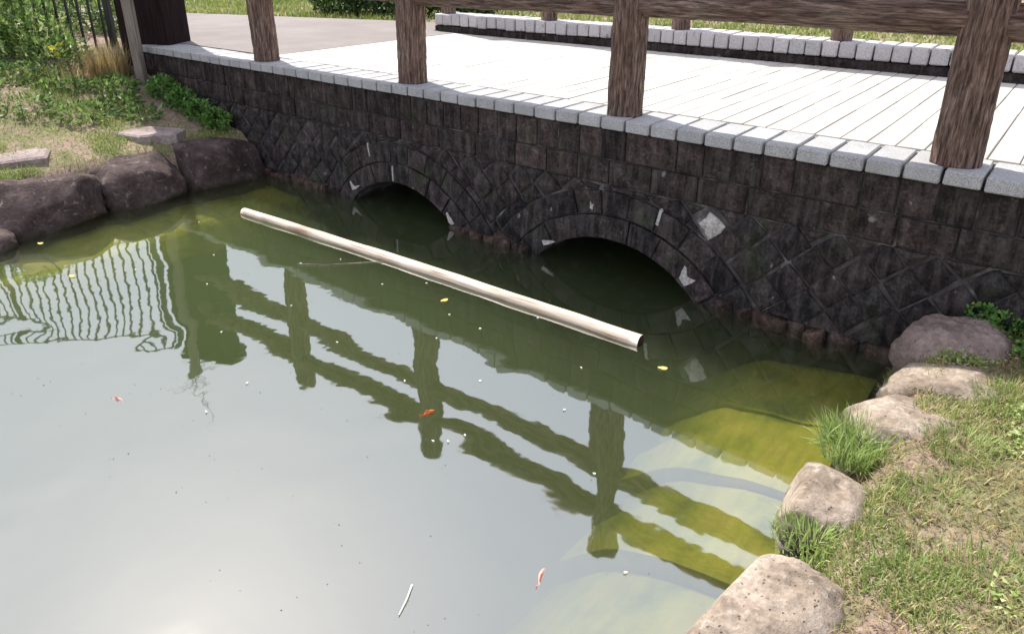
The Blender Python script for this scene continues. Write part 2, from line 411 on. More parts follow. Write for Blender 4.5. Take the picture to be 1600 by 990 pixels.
mesh_obj('wall_core', vv, ff, m_mortar, bridge)

def offset_poly(p, d):
    n = len(p); out = []
    for i in range(n):
        a, b, c = p[i - 1], p[i], p[(i + 1) % n]
        def ln(u, w):
            dx, dz = w[0] - u[0], w[1] - u[1]; L = math.hypot(dx, dz) or 1e-9
            nx_, nz_ = -dz / L, dx / L
            return nx_, nz_, nx_ * u[0] + nz_ * u[1] + d
        n1 = ln(a, b); n2 = ln(b, c)
        det = n1[0] * n2[1] - n1[1] * n2[0]
        if abs(det) < 0.15:
            nx_, nz_ = n1[0] + n2[0], n1[1] + n2[1]; L = math.hypot(nx_, nz_) or 1e-9
            out.append((b[0] + nx_ / L * d, b[1] + nz_ / L * d))
        else:
            out.append(((n1[2] * n2[1] - n2[2] * n1[1]) / det, (n1[0] * n2[2] - n2[0] * n1[2]) / det))
    return out
def area(p):
    return 0.5 * sum(p[i][0] * p[(i + 1) % len(p)][1] - p[(i + 1) % len(p)][0] * p[i][1] for i in range(len(p)))
def clip(p, nx_, nz_, d):                 # keep nx*x + nz*z >= d
    out = []
    for i in range(len(p)):
        a, b = p[i], p[(i + 1) % len(p)]
        da, db = nx_ * a[0] + nz_ * a[1] - d, nx_ * b[0] + nz_ * b[1] - d
        if da >= 0: out.append(a)
        if (da >= 0) != (db >= 0):
            t = da / (da - db); out.append((a[0] + t * (b[0] - a[0]), a[1] + t * (b[1] - a[1])))
    res = []
    for q in out:
        if not res or math.hypot(q[0] - res[-1][0], q[1] - res[-1][1]) > 0.006: res.append(q)
    if len(res) > 2 and math.hypot(res[0][0] - res[-1][0], res[0][1] - res[-1][1]) < 0.006: res.pop()
    return res
def stone(name, poly, mat, joint=0.007, proud=0.012, bev=0.008, jit=0.003, pillow=0.006, back=0.02):
    if len(poly) < 3: return None
    if area(poly) < 0: poly = poly[::-1]
    if area(poly) < 0.0012: return None
    p = offset_poly(poly, joint / 2)
    if area(p) < 0.0006: return None
    p = [(x + random.uniform(-jit, jit), z + random.uniform(-jit, jit)) for x, z in p]
    q = offset_poly(p, bev)
    if area(q) < 0.0002: q = [((x + sum(a[0] for a in p) / len(p)) / 2, (z + sum(a[1] for a in p) / len(p)) / 2) for x, z in p]
    cxm = sum(a[0] for a in p) / len(p); czm = sum(a[1] for a in p) / len(p)
    yp = yf - proud - random.uniform(-0.004, 0.004)
    tx, tz = random.uniform(-0.03, 0.03), random.uniform(-0.03, 0.03)
    n = len(p)
    v = [(x - cxm, back, z - czm) for x, z in p]
    v += [(x - cxm, yp + bev * 0.7, z - czm) for x, z in p]
    v += [(x - cxm, yp + tx * (x - cxm) + tz * (z - czm), z - czm) for x, z in q]
    v += [(0, yp - pillow, 0)]
    f = []
    for i in range(n):
        j = (i + 1) % n
        f += [(i, j, n + j, n + i), (n + i, n + j, 2 * n + j, 2 * n + i), (2 * n + i, 2 * n + j, 3 * n)]
    o = mesh_obj(name, v, f, mat, bridge); o.location = (cxm, 0, czm)
    return o
# two level courses under the coping
x = BX0 + 0.01; k = 0
while x < 0.9:
    w = 0.1455 * (1 if random.random() < 0.75 else 2)
    stone('brick', [(x, 0.657), (x + w, 0.657), (x + w, 0.823), (x, 0.823)], m_brick, 0.007, 0.012, 0.007, 0.002, 0.003); x += w
x = BX0 + 0.01
while x < 0.9:
    w = random.uniform(0.2, 0.36)
    stone('brick', [(x, 0.516), (x + w, 0.516), (x + w, 0.656), (x, 0.656)], m_brick, 0.008, 0.016, 0.008, 0.003, 0.005); x += w
# voussoir rings
for c in ARCH:
    for ra, rb, N, off in ((AR - 0.004, R1, 9, 0.0), (R1 + 0.004, R2, 11, 0.5)):
        half = R(62) if ra < 0.8 else R(60)
        for i in range(N):
            a0, a1 = -half + 2 * half * i / N, -half + 2 * half * (i + 1) / N
            a0 += random.uniform(-0.012, 0.012)
            am = (a0 + a1) / 2
            P = lambda r, a: (c + r * math.sin(a), AZ + r * math.cos(a))
            poly = [P(ra, a1), P(ra, am), P(ra, a0), P(rb, a0), P(rb, am), P(rb, a1)]
            poly = clip(poly, 0, 1, -0.13)
            if c == ARCH[0] and rb == R2: poly = clip(poly, -1, 0, -(ARCH[0] + ARCH[1]) / 2)
            if c == ARCH[1] and rb == R2: poly = clip(poly, 1, 0, (ARCH[0] + ARCH[1]) / 2)
            stone('arch_stone', poly, m_wall, 0.006, 0.020 if rb == R2 else 0.026, 0.006, 0.002, 0.003)
# diamond set facing stones
D = 0.1                                    # half diagonal
ztop, zbot = 0.514, 0.02
r = 0
zc = ztop + D * 0.2
pale_done = False
while zc > zbot - D:
    xc = BX0 - 0.09 + (D if r % 2 else 0.0)
    while xc < 0.9:
        jx, jz = random.uniform(-0.012, 0.012), random.uniform(-0.01, 0.01)
        s = D * random.uniform(0.96, 1.03)
        poly = [(xc + jx, zc - s + jz), (xc + s + jx, zc + jz), (xc + jx, zc + s + jz), (xc - s + jx, zc + jz)]
        poly = clip(poly, 0, -1, -ztop); poly = clip(poly, 0, 1, zbot) if poly else poly
        poly = clip(poly, 1, 0, BX0 + 0.01) if poly else poly
        for c in ARCH:
            if len(poly) < 3: break
            mx_ = sum(q[0] for q in poly) / len(poly) - c; mz_ = sum(q[1] for q in poly) / len(poly) - AZ
            L = math.hypot(mx_, mz_)
            if L < R2 + 0.25:
                ux, uz = mx_ / L, mz_ / L
                poly = clip(poly, ux, uz, ux * c + uz * AZ + R2 + 0.002)
        if len(poly) >= 3:
            pale = abs(xc + 1.35) < D * 0.75 and abs(zc - 0.42) < D * 0.6 and not pale_done
            if pale:
                pale_done = True; poly = [(-1.345, 0.338), (-1.285, 0.395), (-1.258, 0.43), (-1.30, 0.462), (-1.352, 0.503), (-1.376, 0.455), (-1.418, 0.415), (-1.385, 0.38)]
            o = stone('facing_stone', poly, m_lime if pale else m_wall, 0.009, 0.014, 0.010, 0.008, 0.014)
            if o and pale: o['label'] = 'single pale diamond shaped stone right of the arches'
        xc += 2 * D
    zc -= D; r += 1
# rubble footing at the waterline
x = BX0
while x < 0.3:
    w = random.uniform(0.08, 0.22)
    inside = any(abs((x + w / 2) - c) < 0.56 for c in ARCH)
    if not inside:
        h = random.uniform(0.015, 0.055); pr = random.uniform(0.03, 0.085)
        o = stone('footing_stone', [(x, -0.12), (x + w, -0.12), (x + w, h), (x, h + random.uniform(-0.02, 0.015))], m_plinth, 0.008, pr, 0.024, 0.013, 0.012)
    x += w
# pale lime patches left in joints
def patch(pts, pr=0.034):
    c = (sum(p[0] for p in pts) / len(pts), sum(p[1] for p in pts) / len(pts))
    n = len(pts)
    if area(pts) < 0: pts = pts[::-1]
    v = [(x - c[0], 0.0, z - c[1]) for x, z in pts] + [((x - c[0]) * 0.85, yf - pr, (z - c[1]) * 0.92) for x, z in pts]
    f = [tuple(range(n, 2 * n))] + [(i, (i + 1) % n, n + (i + 1) % n, n + i) for i in range(n)]
    o = mesh_obj('mortar_patch', v, f, m_lime, bridge); o.location = (c[0], 0, c[1])
    o['label'] = 'whitish lime mortar left in a joint'
patch([(-3.646, 0.213), (-3.637, 0.213), (-3.634, 0.325), (-3.645, 0.328)], 0.031)
patch([(-3.878, 0.352), (-3.870, 0.350), (-3.888, 0.45), (-3.896, 0.448)], 0.024)
patch([(-4.085, 0.062), (-4.03, 0.085), (-3.985, 0.12), (-4.03, 0.108), (-4.06, 0.098), (-4.105, 0.135), (-4.115, 0.125)], 0.032)
patch([(-3.125, 0.03), (-3.095, 0.018), (-3.072, 0.03), (-3.10, 0.065), (-3.14, 0.105), (-3.15, 0.095)], 0.032)
patch([(-2.355, 0.065), (-2.30, 0.085), (-2.26, 0.112), (-2.32, 0.105), (-2.37, 0.095)], 0.032)
patch([(-1.638, 0.36), (-1.62, 0.354), (-1.600, 0.445), (-1.607, 0.455), (-1.618, 0.452)], 0.026)
patch([(-1.478, 0.10), (-1.44, 0.06), (-1.395, 0.09), (-1.37, 0.115), (-1.40, 0.118), (-1.428, 0.125), (-1.435, 0.165), (-1.45, 0.185), (-1.465, 0.15)], 0.032)
patch([(-2.045, 0.365), (-2.025, 0.358), (-2.018, 0.395), (-2.032, 0.39), (-2.042, 0.41)], 0.025)
# coping
def chamfer_box(lx, ly, lz, b, jit=0.0, seg=1):
    bm = bmesh.new(); bmesh.ops.create_cube(bm, size=1.0)
    bmesh.ops.scale(bm, vec=(lx, ly, lz), verts=bm.verts)
    bmesh.ops.bevel(bm, geom=bm.edges[:], offset=b, segments=seg, affect='EDGES', profile=0.6)
    if jit:
        for v in bm.verts: v.co += Vector((random.uniform(-jit, jit), random.uniform(-jit, jit), random.uniform(-jit, jit)))
    return bm
def share(name, bm, mat):
    me = bpy.data.meshes.new(name); bm.to_mesh(me); bm.free(); me.materials.append(mat); return me
PITCH = 0.1455
cop = [share('coping_stone', chamfer_box(PITCH - 0.0125, 0.295, 0.06, 0.0055, 0.001), m_coping) for _ in range(5)]
i = 0
x = BX0 + 0.08
while x < 1.0:
    o = link('coping_stone', random.choice(cop), bridge)
    o.location = (x, 0.124 + random.uniform(-0.003, 0.003), 0.8545 + random.uniform(-0.0015, 0.0015))
    o.rotation_euler = (random.uniform(-0.004, 0.004), random.uniform(-0.004, 0.004), random.uniform(-0.003, 0.003))
    x += PITCH
# deck bed and paving
bm = chamfer_box(7.75, 2.27, 0.09, 0.004); o = bm_obj('deck_bed', bm, m_joint, bridge); o.location = (-1.48, 1.405, 0.829)
bm = chamfer_box(9.3, 0.24, 0.03, 0.003); o = bm_obj('coping_bed', bm, m_mortar, bridge); o.location = (-2.28, 0.142, 0.838)
SP = 0.118
pav_lengths = [0.40, 0.56, 0.72]
pav = {L: [share('paving_slab', chamfer_box(SP - 0.006, L - 0.003, 0.02, 0.003, 0.0006), m_paving) for _ in range(2)] for L in pav_lengths}
x = -5.30
while x < 1.0:
    y = 0.285 - random.choice([0.0])
    seq = random.choice([(0.40, 0.72, 0.56, 0.56), (0.56, 0.56, 0.72, 0.40), (0.72, 0.56, 0.40, 0.56), (0.56, 0.72, 0.40, 0.56)])
    for L in seq:
        o = link('paving_slab', random.choice(pav[L]), bridge)
        o.location = (x + random.uniform(-0.001, 0.001), y + L / 2, 0.8755 + random.uniform(-0.0012, 0.0012))
        o.rotation_euler = (random.uniform(-0.002, 0.002), random.uniform(-0.006, 0.006), 0)
        y += L
    x += SP
# rear kerb: dark base course and pale blocks
bm = chamfer_box(8.2, 0.30, 0.12, 0.01); o = bm_obj('kerb_base', bm, m_brick, bridge); o.location = (-1.60, 2.72, 0.885)
ker = [share('kerb_stone', chamfer_box(0.110, 0.30, random.uniform(0.108, 0.118), 0.008, 0.002), m_kerb) for _ in range(5)]
x = -5.63
while x < 1.6:
    o = link('kerb_stone', random.choice(ker), bridge)
    o.location = (x, 2.705 + random.uniform(-0.004, 0.004), 1.008 + random.uniform(-0.003, 0.003))
    o.rotation_euler = (0, random.uniform(-0.01, 0.01), random.uniform(-0.012, 0.012))
    x += 0.1216

# ------------------------------------------------------------------ log railings
def log_mesh(name, rad, length, seed, axis_x=False, dome=True, nseg=96, nrow=70):
    vs, fs = [], []
    for j in range(nrow + 1):
        t = j / nrow; z = t * length
        for i in range(nseg):
            a = 2 * math.pi * i / nseg
            ca, sa = math.cos(a), math.sin(a)
            w = nz((ca * 1.3, sa * 1.3, z * 1.6), 1.0, seed) * 0.10
            w += nz((ca * 9.0, sa * 9.0, z * 5.0), 1.0, seed + 3) * 0.045
            w += abs(nz((ca * 15.0 + z * 3, sa * 15.0, z * 9.0), 1.0, seed + 9)) * -0.13
            rr = rad * (1 + w)
            if not axis_x: rr *= 1 + 0.02 * (1 - min(1, z / 0.12)) ** 2
            if dome:
                e = (length - z) / (0.55 * rad)
                if e < 1: rr *= math.sqrt(max(0.0, 1 - (1 - e) ** 2)) * 0.999 + 0.001
            vs.append((z, rr * ca, rr * sa) if axis_x else (rr * ca, rr * sa, z))
        # close rows
    for j in range(nrow):
        for i in range(nseg):
            k = (i + 1) % nseg
            q = (j * nseg + i, j * nseg + k, (j + 1) * nseg + k, (j + 1) * nseg + i)
            fs.append(q)
    fs.append(tuple(range(nseg))[::-1]); fs.append(tuple(nrow * nseg + i for i in range(nseg)))
    me = bpy.data.meshes.new(name); me.from_pydata(vs, [], fs)
    me.polygons.foreach_set('use_smooth', [True] * len(me.polygons)); me.materials.append(m_log); me.update()
    return me
M2 = m_log.copy(); M2.name = 'bark log lying'
for nd in M2.node_tree.nodes:
    if nd.type == 'MAPPING':
        s = nd.inputs['Scale'].default_value
        nd.inputs['Scale'].default_value = (s[2], s[1], s[0])
def railing(label, y, z0, xs_, post_h, rads, rails):
    t = thing('log_railing', label, 'railing', (0, 0, 0), 'log railings along the two sides of the bridge')
    pm = [log_mesh('post', rads[0], post_h, 2.0 + k * 7.7) for k in range(4)]
    for k, x in enumerate(xs_):
        if x < -6.5: continue            # this bay's rails end in the timber pillar
        o = link('post', pm[k % 4], t); o.location = (x, y, z0); o.rotation_euler = (random.uniform(-.008, .008), random.uniform(-.012, .012), random.uniform(0, 6.28))
    for zc, rad in rails:
        for k in range(len(xs_) - 1):
            L = xs_[k + 1] - xs_[k]
            me = log_mesh('rail', rad, L, 31.0 + k * 3.1 + zc, True, False, 80, 90); me.materials[0] = M2
            o = link('rail', me, t); o.location = (xs_[k], y, zc + random.uniform(-0.008, 0.008)); o.rotation_euler = (random.uniform(0, 6.28), random.uniform(-.004, .004), 0)
    return t
railing('front log railing of brown bark textured posts on the coping', 0.125, 0.878, [-6.85, -5.18, -3.54, -1.935, -0.38, 1.22], 1.27, (0.094,), [(1.447, 0.069), (1.80, 0.088)])
railing('rear log railing beyond the paving, standing on the pale kerb', 2.69, 1.058, [-5.6, -4.28, -2.90, -1.58, -0.2, 1.2], 1.15, (0.078,), [(1.62, 0.055), (1.95, 0.065)])

# ------------------------------------------------------------------ boulders
def boulder(name, label, cat, loc, size, seed, mat, n=3.2, rz=0.0, rough=0.10, sub=5, group=None, tilt=(0, 0), ncut=11):
    bm = bmesh.new(); bmesh.ops.create_icosphere(bm, subdivisions=sub, radius=1.0)
    rc = random.Random(seed); cuts = []
    for _ in range(ncut):                   # broken flat faces
        cn = Vector((rc.gauss(0, 1), rc.gauss(0, 1), rc.gauss(0.1, 0.8))).normalized(); cuts.append((cn, rc.uniform(0.84, 1.12)))
    for v in bm.verts:
        d = v.co.normalized()
        k = (abs(d.x) ** n + abs(d.y) ** n + abs(d.z) ** n) ** (-1 / n)
        p = d * k
        p += d * (rough * fbm(d, 1.4, seed, 3) + rough * 0.35 * fbm(d, 5.0, seed + 4, 3) - rough * 0.25 * abs(fbm(d, 2.6, seed + 9, 2)))
        for cn, ct in cuts:
            e = p.dot(cn) - ct
            if e > 0: p -= cn * e * 0.88
        v.co = Vector((p.x * size[0] / 2, p.y * size[1] / 2, p.z * size[2] / 2))
    o = bm_obj(name, bm, mat, smooth=True); o.location = loc; o.rotation_euler = (tilt[0], tilt[1], rz)
    return tag(o, label, cat, group)
GL = 'dark edging boulders along the left bank'; GR = 'pinkish edging boulders along the right bank'
boulder('boulder', 'dark squared boulder on left bank touching the bridge wall', 'boulder', (-5.34, -0.35, 0.08), (0.54, 0.68, 0.44), 3, m_rock_dark, 6.0, 0.02, 0.10, group=GL)
boulder('boulder', 'rounded dark boulder, second from the bridge wall on left bank', 'boulder', (-5.36, -0.98, 0.06), (0.54, 0.60, 0.46), 17, m_rock_dark, 4.2, -0.05, 0.13, group=GL)
boulder('boulder', 'long dark boulder, third from the bridge wall on left bank', 'boulder', (-5.34, -1.63, 0.06), (0.54, 0.72, 0.48), 29, m_rock_dark, 5.5, 0.06, 0.13, group=GL)
boulder('boulder', 'small low dark stone at the waterline at the left edge of the photo', 'boulder', (-5.14, -2.06, -0.02), (0.40, 0.32, 0.26), 41, m_rock_dark, 3.0, 0.1, 0.10, group=GL)
boulder('boulder', 'dark boulder farthest from the bridge wall on left bank', 'boulder', (-5.36, -2.42, 0.05), (0.52, 0.6, 0.44), 47, m_rock_dark, 3.6, 0.1, 0.10, group=GL)
boulder('boulder', 'large brown boulder in the corner of right bank and bridge wall', 'boulder', (-0.165, -0.17, 0.11), (0.46, 0.33, 0.42), 53, m_rock_brown, 3.0, -0.25, 0.16, group=GR)
boulder('boulder', 'pale boulder just in front of the corner boulder on right bank', 'boulder', (-0.15, -0.46, 0.09), (0.46, 0.32, 0.32), 61, m_rock, 3.6, -0.2, 0.2, group=GR)
boulder('boulder', 'broad flat boulder behind the long grass tuft on right bank', 'boulder', (-0.17, -0.74, 0.06), (0.50, 0.36, 0.30), 67, m_rock, 3.6, 0.15, 0.2, group=GR)
boulder('boulder', 'pinkish boulder in front of the long grass tuft on right bank', 'boulder', (-0.335, -1.24, 0.035), (0.30, 0.32, 0.28), 71, m_rock, 3.8, 0.15, 0.17, group=GR)
boulder('boulder', 'nearest boulder, smooth rounded and pitted, at the lower edge of the photo', 'boulder', (-0.325, -1.83, 0.04), (0.34, 0.48, 0.335), 83, m_rock, 2.9, -0.12, 0.10, group=GR, ncut=3)
# flat flagstones in the left lawn
def flag(pts, z, label):
    c = (sum(p[0] for p in pts) / len(pts), sum(p[1] for p in pts) / len(pts)); n = len(pts)
    v = [(x - c[0], y - c[1], -0.06) for x, y in pts] + [(x - c[0], y - c[1], 0.012) for x, y in pts] + [((x - c[0]) * 0.9, (y - c[1]) * 0.9, 0.025) for x, y in pts]
    f = [tuple(range(2 * n, 3 * n))]
    for i in range(n):
        j = (i + 1) % n; f += [(i, j, n + j, n + i), (n + i, n + j, 2 * n + j, 2 * n + i)]
    o = mesh_obj('flagstone', v, f, m_flag); o.location = (c[0], c[1], z)
    tag(o, label, 'flagstone', 'flagstones sunk in the left bank')
flag([(-5.95, -0.86), (-5.62, -0.78), (-5.50, -0.55), (-5.60, -0.42), (-5.90, -0.56)], 0.355, 'flat grey flagstone behind the two boulders nearest the bridge wall')
flag([(-6.05, -1.75), (-5.70, -1.85), (-5.58, -1.45), (-5.80, -1.34), (-6.02, -1.42)], 0.345, 'flat pinkish flagstone in the grass at the left edge of the photo')

# ------------------------------------------------------------------ submerged ledges
def ledge(side, group):
    edges_y = {'L': [0.0, -0.62, -1.18, -1.80, -2.45, -3.2], 'R': [0.0, -0.52, -1.02, -1.50, -2.0, -2.6]}[side]
    names = ['next to the bridge wall', 'second from the bridge wall', 'third from the bridge wall', 'fourth from the bridge wall', 'farthest from the bridge wall']
    for k in range(5):
        y1, y0_ = edges_y[k], edges_y[k + 1]
        if side == 'L': xa, xb, za, zb = -5.25, -4.60 + random.uniform(-0.04, 0.04), -0.10, -0.15
        else: xa, xb, za, zb = -0.30, (-1.22, -1.21, -1.19, -1.17, -1.16)[k] + random.uniform(-0.02, 0.02), (-0.10, -0.10, -0.13, -0.19, -0.25)[k], (-0.26, -0.29, -0.36, -0.48, -0.56)[k]
        lx = abs(xb - xa)
        bm = bmesh.new(); bmesh.ops.create_grid(bm, x_segments=14, y_segments=12, size=0.5)
        for v in bm.verts:
            u, w = v.co.x + 0.5, v.co.y + 0.5
            X = xa + (xb - xa) * u * (1 + 0.10 * fbm((k, w * (y1 - y0_) + y0_, 0), 3.0, 7.0, 2) * u); Y = y0_ + 0.004 + (y1 - y0_ - 0.008) * w
            e = min(u, 1 - u, w, 1 - w)
            Z = za + (zb - za) * u ** 1.6 - 0.12 * max(0, u - 0.75) / 0.25 + 0.02 * fbm((X, Y, 0), 4.0, 2.0, 3) - 0.009 * (1 - sstep(0, 0.06, e))
            v.co = (X, Y, Z)
        ext = bmesh.ops.extrude_edge_only(bm, edges=[e for e in bm.edges if e.is_boundary])
        for v in [q for q in ext['geom'] if isinstance(q, bmesh.types.BMVert)]: v.co.z = -0.98
        bmesh.ops.recalc_face_normals(bm, faces=bm.faces)
        o = bm_obj('submerged_slab', bm, m_algae, smooth=False)
        tag(o, 'algae covered slab under water along the %s bank, %s' % ({'L': 'left', 'R': 'right'}[side], names[k]), 'slab', group)
ledge('L', 'submerged slabs along the left bank'); ledge('R', 'submerged slabs along the right bank')

# ------------------------------------------------------------------ floating pole
a = Vector((-4.427, -0.70, 0.012)); b = Vector((-1.375, -0.585, 0.012)); L = (b - a).length
bm = bmesh.new(); nr, nsg = 60, 20; rows = []
for j in range(nr + 1):
    t = j / nr; row = []
    for i in range(nsg):
        an = 2 * math.pi * i / nsg
        rr = 0.030 + 0.004 * t + 0.0045 * nz((t * 9, math.cos(an), math.sin(an)), 1.5, 4)
        row.append(bm.verts.new((t * L, rr * math.cos(an) + 0.012 * math.sin(t * 3.3) + 0.003 * nz((t * 9, 0, 0), 1, 2), 0.86 * rr * math.sin(an))))
    rows.append(row)
for j in range(nr):
    for i in range(nsg): bm.faces.new((rows[j][i], rows[j + 1][i], rows[j + 1][(i + 1) % nsg], rows[j][(i + 1) % nsg]))
e0 = bm.faces.new(rows[0]); e1 = bm.faces.new(rows[-1][::-1])
res = bmesh.ops.inset_region(bm, faces=[e0, e1], thickness=0.006, depth=-0.02)
for q in (e0, e1): q.material_index = 1
bmesh.ops.recalc_face_normals(bm, faces=bm.faces)
o = bm_obj('wooden_pole', bm, m_pole, smooth=True); o.data.materials.append(m_dark); o.location = a; o.rotation_euler = (0, 0, math.atan2(b.y - a.y, b.x - a.x))
tag(o, 'long pale weathered wooden pole floating in front of the arches', 'pole')

# ------------------------------------------------------------------ left end: pillar, stake, iron fence
pil = thing('end_pillar', 'dark brown timber pillar at the left end of the bridge', 'pillar', (-7.0, 0.17, 0.5))
pil.rotation_euler = (0, 0, R(28))
bm = chamfer_box(0.50, 0.34, 1.95, 0.02, 0.002, 2); o = bm_obj('shaft', bm, m_dark, pil); o.location = (0, 0, 0.98)
bm = chamfer_box(0.58, 0.42, 0.09, 0.02, 0.002, 2); o = bm_obj('cap', bm, m_dark, pil); o.location = (0, 0, 1.99)
stk = thing('timber_stake', 'slim pale grey weathered stake in front of the dark pillar', 'stake', (-6.78, -0.16, 0.45))
bm = chamfer_box(0.085, 0.065, 2.2, 0.006, 0.001); bmesh.ops.subdivide_edges(bm, edges=[e for e in bm.edges if e.calc_length() > 1], cuts=12)
for v in bm.verts:
    t = v.co.z / 2.2 + 0.5; v.co.x += 0.02 * math.sin(t * 3); 
o = bm_obj('shaft', bm, m_timber, stk); o.location = (0, 0, 1.05); o.rotation_euler = (0, R(-1.5), R(30))
# withered vine twigs curled round the top of the stake
def tube(bm, pts, rad, n=5):
    prev = None
    for k, p in enumerate(pts):
        d = (pts[min(k + 1, len(pts) - 1)] - pts[max(k - 1, 0)]).normalized()
        u = d.orthogonal().normalized(); w = d.cross(u)
        r_ = rad * (1 - 0.7 * k / len(pts))
        ring = [bm.verts.new(p + (u * math.cos(2 * math.pi * i / n) + w * math.sin(2 * math.pi * i / n)) * r_) for i in range(n)]
        if prev:
            for i in range(n): bm.faces.new((prev[i], prev[(i + 1) % n], ring[(i + 1) % n], ring[i]))
        prev = ring
bm = bmesh.new(); rv = random.Random(3)
for k in range(9):
    p = Vector((0, 0, 2.0 + rv.uniform(0, 0.15))); d = Vector((rv.uniform(-1, 0.3), rv.uniform(-.5, .5), rv.uniform(0.4, 1.2))).normalized(); pts = [p.copy()]
    for s in range(8):
        d = (d + Vector((rv.gauss(0, .45), rv.gauss(0, .45), rv.gauss(0, .35)))).normalized(); p = p + d * 0.06; pts.append(p.copy())
    tube(bm, pts, 0.005)
bm_obj('vine', bm, m_twig, stk, True)['kind'] = 'stuff'
fen = thing('iron_fence', 'black iron picket fence beside the dark pillar behind the weeds', 'fence', (-7.3, 0.2, 0))
dr = Vector((-math.cos(R(27)), -math.sin(R(27)), 0))
pk = share('picket', chamfer_box(0.02, 0.02, 2.0, 0.003), m_iron)
s = 0.42
while s < 4.6:
    o = link('picket', pk, fen); p = dr * s; z0 = 0.62
    o.location = (p.x, p.y, z0 + 0.93); o.rotation_euler = (0, 0, R(27)); s += 0.125
for zc, nm in ((2.50, 'top_rail'), (0.78, 'bottom_rail')):
    bm = chamfer_box(4.3, 0.035, 0.04, 0.004); o = bm_obj(nm, bm, m_iron, fen); p = dr * 2.52; o.location = (p.x, p.y + 0.0, zc); o.rotation_euler = (0, 0, R(27))
pm_ = share('fence_post', chamfer_box(0.055, 0.055, 2.1, 0.005), m_iron)
for s in (0.34, 2.44, 4.62):
    o = link('fence_post', pm_, fen); p = dr * s; o.location = (p.x, p.y, 1.53); o.rotation_euler = (0, 0, R(27))

# ------------------------------------------------------------------ vegetation
def leaf_mesh(name, P, Dv, Nv, Ln, Wd, tint, mat, parent=None, fold=0.25):
    # pointed leaf quads: P base, Dv direction, Nv side
    n = len(P); s = Nv / np.linalg.norm(Nv, axis=1, keepdims=True)
    Dn = Dv / np.linalg.norm(Dv, axis=1, keepdims=True)
    up_ = np.cross(Dn, s)
    a = P; c = P + Dn * Ln[:, None]
    mid = P + Dn * (Ln * 0.45)[:, None]
    b = mid + s * (Wd / 2)[:, None] + up_ * (Wd * fold)[:, None]; d = mid - s * (Wd / 2)[:, None] + up_ * (Wd * fold)[:, None]
    V = np.stack([a, b, c, d], 1).reshape(-1, 3)
    i = np.arange(n)[:, None] * 4
    Fc = np.concatenate([i + np.array([[0, 1, 2]]), i + np.array([[0, 2, 3]])], 1).reshape(-1, 3)
    return np_mesh(name, V, Fc, np.repeat(tint, 4), mat, parent)
def np_mesh(name, V, Fc, tint, mat, parent=None):
    me = bpy.data.meshes.new(name)
    k = Fc.shape[1]
    me.vertices.add(len(V)); me.vertices.foreach_set('co', V.astype(np.float32).ravel())
    me.loops.add(Fc.size); me.loops.foreach_set('vertex_index', Fc.astype(np.int32).ravel())
    me.polygons.add(len(Fc)); me.polygons.foreach_set('loop_start', np.arange(0, Fc.size, k, dtype=np.int32))
    at = me.attributes.new('tint', 'FLOAT', 'POINT'); at.data.foreach_set('value', tint.astype(np.float32))
    me.update(calc_edges=True); me.validate(); me.materials.append(mat)
    return link(name, me, parent)
def blades(name, P, Ln, Wd, lean, tint, mat, parent=None, azim=None):
    n = len(P)
    az = RNG.uniform(0, 2 * np.pi, n) if azim is None else azim
    dx, dy = np.cos(az), np.sin(az)
    h = np.stack([dx, dy, np.zeros(n)], 1); sd = np.stack([-dy, dx, np.zeros(n)], 1)
    z = np.array([0, 0, 1.0])
    p0 = P; t1 = lean * 0.5; t2 = lean
    p1 = p0 + (h * np.sin(t1)[:, None] + z * np.cos(t1)[:, None]) * (Ln * 0.5)[:, None]
    p2 = p1 + (h * np.sin(t2)[:, None] * 1.0 + z * np.cos(t2)[:, None]) * (Ln * 0.5)[:, None]
    w = Wd[:, None]
    V = np.stack([p0 - sd * w / 2, p0 + sd * w / 2, p1 + sd * w * 0.4, p1 - sd * w * 0.4, p2], 1).reshape(-1, 3)
    i = np.arange(n)[:, None] * 5
    Fc = np.concatenate([i + np.array([[0, 1, 2]]), i + np.array([[0, 2, 3]]), i + np.array([[3, 2, 4]])], 1).reshape(-1, 3)
    return np_mesh(name, V, Fc, np.repeat(tint, 5), mat, parent)
def scatter(n, x0, x1, y0, y1, dens, hf):
    out = []
    while len(out) < n:
        x, y = random.uniform(x0, x1), random.uniform(y0, y1)
        if random.random() < dens(x, y): out.append((x, y, hf(x, y) - 0.004))
    return np.array(out)
# right bank grass
def densR(x, y):
    if x < -0.30 and fbm((x, y, 2), 4.0, 1.0, 2) < 0.0: return 0.05
    v = fbm((x, y, 0), 2.1, 4.0, 3) + 0.25 * fbm((x, y, 5), 9.0, 2.0, 2)
    return 0.05 + 0.95 * sstep(-0.12, 0.38, v)
P = scatter(44000, -0.40, 1.0, -2.35, -0.02, densR, ground_h)
n = len(P); pt = np.array([fbm((p[0], p[1], 9), 1.7, 6.0, 2) for p in P])
tint = np.clip(0.38 + 0.35 * pt + RNG.normal(0, 0.2, n), 0, 1); dry = RNG.random(n) < 0.18; tint[dry] = RNG.uniform(0.8, 1, dry.sum())
o = blades('grass', P, RNG.uniform(0.014, 0.045, n) * (1 + 0.5 * pt), RNG.uniform(0.002, 0.0042, n), RNG.uniform(0.4, 1.5, n), tint, m_grass)
tag(o, 'short patchy sunlit grass on the right bank', 'grass', kind='stuff')
